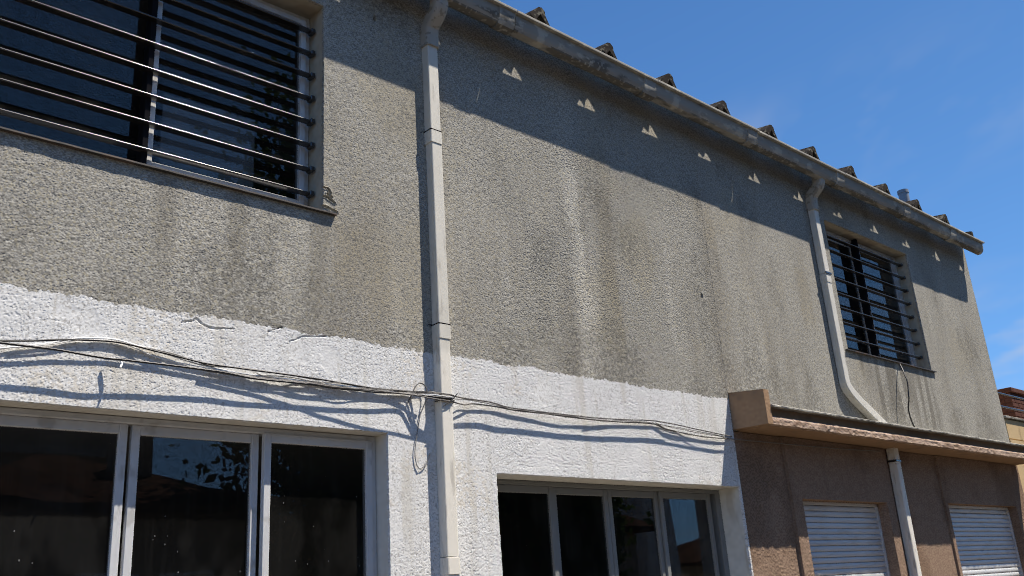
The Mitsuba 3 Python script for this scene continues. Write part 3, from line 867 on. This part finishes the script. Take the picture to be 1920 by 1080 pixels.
strand(cl, ext(stand_off(S['S1'], (.044, .044, .044, .044, .044, .043, .038, .033, .034, .030, .024, .020, .085, .095))), .0052, 'mat_rubber', .0015, 1)
strand(cl, stand_off(S['S1'][5:], (.036, .030, .022, .018, .016, .016, .014, .085, .095)), .0030, 'mat_cable_grey', .010, 15)
strand(cl, stand_off(S['S2'][6:], (.020, .018, .018, .018, .016, .018, .090, .096)), .0028, 'mat_rubber', .012, 16)
strand(cl, stand_off(S['S2'][7:], (.016, .015, .015, .016, .016, .085, .096)), .0026, 'mat_cable_grey', .016, 17)
strand(cl, ext(stand_off(S['S2'], (.074, .074, .072, .070, .068, .064, .058, .054, .052, .050, .046, .042, .090, .096))), .0060, 'mat_rubber', .0015, 2)
strand(cl, S['S3'], .0046, 'mat_cable_white', .002, 3)
strand(cl, behind(S['S3'][2:7], -.006), .0030, 'mat_cable_white', .002, 3)
strand(cl, S['S6'], .0030, 'mat_cable_white', .002, 4)
strand(cl, S['S5'], .0046, 'mat_cable_grey', .002, 9)
strand(cl, shifted(S['S6'][7:], -.004, .004), .0026, 'mat_cable_grey', .012, 11)
strand(cl, shifted(S['S3'][8:], -.004, .006), .0026, 'mat_cable_grey', .014, 12)
strand(cl, S['tie'], .0045, 'mat_cable_white', .0, 13, 'tie')
strand(cl, shifted(S['tie'], -.006, -.004), .0038, 'mat_cable_white', .0, 14, 'tie')
cr = thing('cable_bundle', label='bundle of dark cables on the white wall right of the downpipe, running under the canopy', category='cable')
strand(cr, S['R1'], .0052, 'mat_cable_grey', .002, 20)
strand(cr, behind(S['R1'][1:10], .006), .0034, 'mat_cable_grey', .002, 20)
strand(cr, S['R2'], .0048, 'mat_cable_grey', .002, 22)
strand(cr, stand_off(S['R3'], (.096, .030, .026, .028, .034, .030, .018, .016, .020, .024, .024)), .0030, 'mat_cable_grey', .010, 23)
strand(cr, S['R4'], .0030, 'mat_cable_grey', .003, 25)
strand(cr, shifted(S['R2'][8:12], -.004, .004), .0030, 'mat_cable_grey', .012, 27)
kl = thing('cable_or_shadow_loop', label='short loop of grey cable curling up against the left side of the downpipe', category='cable')
strand(kl, S['loop'], .0042, 'mat_cable_grey', 0, 30)
kd = thing('cable_or_shadow_loop', label='thin grey strand standing in for a hooked cable shadow left of the downpipe', category='cable')
strand(kd, S['dangle'], .0032, 'mat_shadow_and_fleck', .001, 31)  # strand laid along a hooked cast shadow, in the grey of that shadow
# wires wound round the downpipe where the bundles pass it
kw = thing('wire_tie', label='dark wires wound round the downpipe where the cable bundles cross it', category='wire')
for k, dz in enumerate((0, .012, .026, .040)):
    strand(kw, [(3.462, -.02, 2.822 + dz), (3.462, -.084, 2.820 + dz), (3.51, -.090 - .002 * k, 2.818 + dz * .9), (3.565, -.086, 2.815 + dz), (3.570, -.03, 2.812 + dz)], .0034, 'mat_cable_grey' if k % 2 else 'mat_rubber', .002, 40 + k, 'wire')
strand(kw, [(3.470, -.09, 2.78), (3.52, -.100, 2.815), (3.560, -.105, 2.852), (3.566, -.12, 2.868)], .003, 'mat_rubber', 0, 46, 'wire')
kb = thing('loose_cable', label='single black cable hanging from the small barred window down to the canopy', category='cable')
strand(kb, [behind([q], -d)[0] for q, d in zip(S['black'], (.0, .05, .07, .07, .06, .04, .0))], .0075, 'mat_rubber', .002, 50)

# ------------------------------------------------------------------ the neighbour at the right
nb = thing('neighbour_house', label='beige neighbouring house with a railed terrace at the right edge', category='house')
obj('front_wall', box(12.90, 20.0, 0.02, 8.0, 0.0, 3.22), 'mat_parapet', nb)
obj('parapet', box(12.90, 20.0, 0.03, 0.20, 3.23, 3.50, .01), 'mat_parapet', nb)
obj('coping', box(12.88, 20.0, 0.0, 0.23, 3.503, 3.535, .006), 'mat_gutter', nb)
rl = thing('railing', nb)
for z in (3.66, 3.84):
    obj('rail', tube([(12.85, 0.03, z - .004), (15, .03, z), (20, .03, z)], .014, 10), 'mat_bar', rl, smooth=40)
for x in (16.4, 18.2, 19.9):
    obj('post', tube([(x, .03, 3.53), (x, .03, 3.9)], .018, 10), 'mat_bar', rl, smooth=40)
ch = thing('chimney', nb, label='brown brick chimney behind the railing')
cx0, cx1, cy0, cy1 = 15.0, 16.4, 0.60, 1.5
obj('core', box(cx0 + .01, cx1 - .01, cy0 + .01, cy1 - .01, 3.2, 4.18), 'mat_brick', ch)
for r_ in range(13):
    z = 3.23 + r_ * .073
    off = .12 if r_ % 2 else 0
    for xa in np.arange(cx0 - off, cx1, .245):
        a, b = max(xa, cx0), min(xa + .235, cx1)
        if b - a > .03:
            obj('brick', box(a, b, cy0, cy0 + .10, z, z + .063, .004), 'mat_brick', ch)
    for ya in np.arange(cy0 + .105 - off, cy1, .245):
        a, b = max(ya, cy0 + .105), min(ya + .235, cy1)
        if b - a > .03:
            obj('brick', box(cx0, cx0 + .10, a, b, z, z + .063, .004), 'mat_brick', ch)
obj('cap', box(cx0 - .04, cx1 + .04, cy0 - .04, cy1 + .04, 4.18, 4.25, .006), 'mat_brick', ch)

# ------------------------------------------------------------------ across the street: seen mirrored in the panes
def hip_house(x0, x1, y0, y1, ze, zr, label, chimney=None, mat='mat_opp_wall'):
    h = thing('tiled_house', label=label, category='house')
    obj('wall', box(x0, x1, y0, y1, 0.0, ze), mat, h)
    o = .5
    a = np.array([[x0 - o, y0 - o, ze], [x1 + o, y0 - o, ze], [x1 + o, y1 + o, ze], [x0 - o, y1 + o, ze]])
    ym = (y0 + y1) / 2
    hw = (y1 - y0) / 2 + o
    rx0, rx1 = min(x0 - o + hw, (x0 + x1) / 2 - .3), max(x1 + o - hw, (x0 + x1) / 2 + .3)
    v = np.vstack([a, [[rx0, ym, zr], [rx1, ym, zr]], a + [0, 0, .12]])
    v = np.vstack([a, a + [0, 0, .12], [[rx0, ym, zr], [rx1, ym, zr]]])
    rf = obj('roof', trimesh.convex.convex_hull(v), 'mat_red_tile', h)
    if chimney:
        cx, cy, zc = chimney
        obj('chimney', box(cx - .35, cx + .35, cy - .3, cy + .3, ze, zc, .01), 'mat_opp_wall', h)
    for k in np.linspace(x0 + 1, x1 - 2, 3):
        wn = obj('window', box(k, k + 1.0, y1 - .02, y1 + .03, 1.2, 2.5), 'mat_room', h)
        obj('window_frame', cat([box(k - .06, k, y1, y1 + .05, 1.14, 2.56), box(k + 1, k + 1.06, y1, y1 + .05, 1.14, 2.56), box(k, k + 1, y1, y1 + .05, 2.5, 2.56), box(k, k + 1, y1 - .0, y1 + .05, 1.14, 1.2)]), 'mat_cable_white', h)


hip_house(3.2, 9.2, -20.5, -13.0, 3.7, 5.3, 'tiled house with a chimney reflected in the lower left window', (7.2, -15.2, 5.9))
hip_house(12.5, 21.6, -21, -13.5, 3.4, 5.9, 'tiled house reflected in the right end of the four-light window', None)


hip_house(30.5, 40.0, -21.5, -14.0, 2.6, 4.5, 'low tiled house mirrored at the far right of the four-light window', None)
tw = thing('cream_house', label='narrow cream house mirrored in the last pane of the four-light window', category='house')
obj('wall', box(25.7, 27.3, -21, -16.5, 0, 7.6), 'mat_jamb', tw)
obj('roof', box(25.5, 27.5, -21.2, -16.3, 7.6, 7.85, .02), 'mat_red_tile', tw)
bl = thing('apartment_block', label='long flat-roofed block mirrored dark in the left pane of the wide window', category='building')
obj('wall', box(-12, 10.6, -32, -25, 0, 10.2), 'mat_opp_wall', bl)
obj('roof_slab', box(-12.3, 10.9, -32.3, -24.7, 10.2, 10.5), 'mat_gutter', bl)
for fz in (3.4, 6.7):
    obj('ledge', box(-12.1, 10.7, -25, -24.8, fz, fz + .25), 'mat_gutter', bl)
for fz in (1.0, 4.3, 7.6):
    for fx in np.arange(-10.5, 9.5, 2.6):
        obj('window', box(fx, fx + 1.4, -25.02, -24.96, fz, fz + 1.5), 'mat_room', bl)


def tree(x, y, h, r, label, seed):
    t = thing('tree', label=label, category='tree')
    g = np.random.default_rng(seed)
    obj('trunk', tube(spline([(x, y, 0), (x + .1, y, h * .3), (x - .1, y + .1, h * .62)], .3), .16, 8), 'mat_bark', t, smooth=50)
    n = 60000
    cl_ = g.normal(size=(150, 3))
    cl_ /= np.linalg.norm(cl_, axis=1, keepdims=True)
    cl_ *= g.uniform(.15, 1, (150, 1)) ** .6
    c_ = cl_[g.integers(0, 150, n)] + g.normal(size=(n, 3)) * .2
    c_ = c_ * [r, r, h * .46] + [x, y, h * .56]
    a = g.normal(size=(n, 3))
    a /= np.linalg.norm(a, axis=1, keepdims=True)
    b = np.cross(a, g.normal(size=(n, 3)))
    b /= np.linalg.norm(b, axis=1, keepdims=True)
    s = g.uniform(.07, .16, (n, 1))
    v = np.stack([c_ - a * s, c_ + b * s * .6, c_ + a * s, c_ - b * s * .6], 1).reshape(-1, 3)
    f = np.arange(4 * n).reshape(-1, 4)
    obj('crown', (v, f), 'mat_leaf', t, kind='stuff')


tree(12.2, -12.8, 14.0, 3.5, 'tall tree mirrored dark in the upper left window', 3)
tree(15.6, -12.0, 6.0, 2.0, 'low tree mirrored in the four-light window', 5)
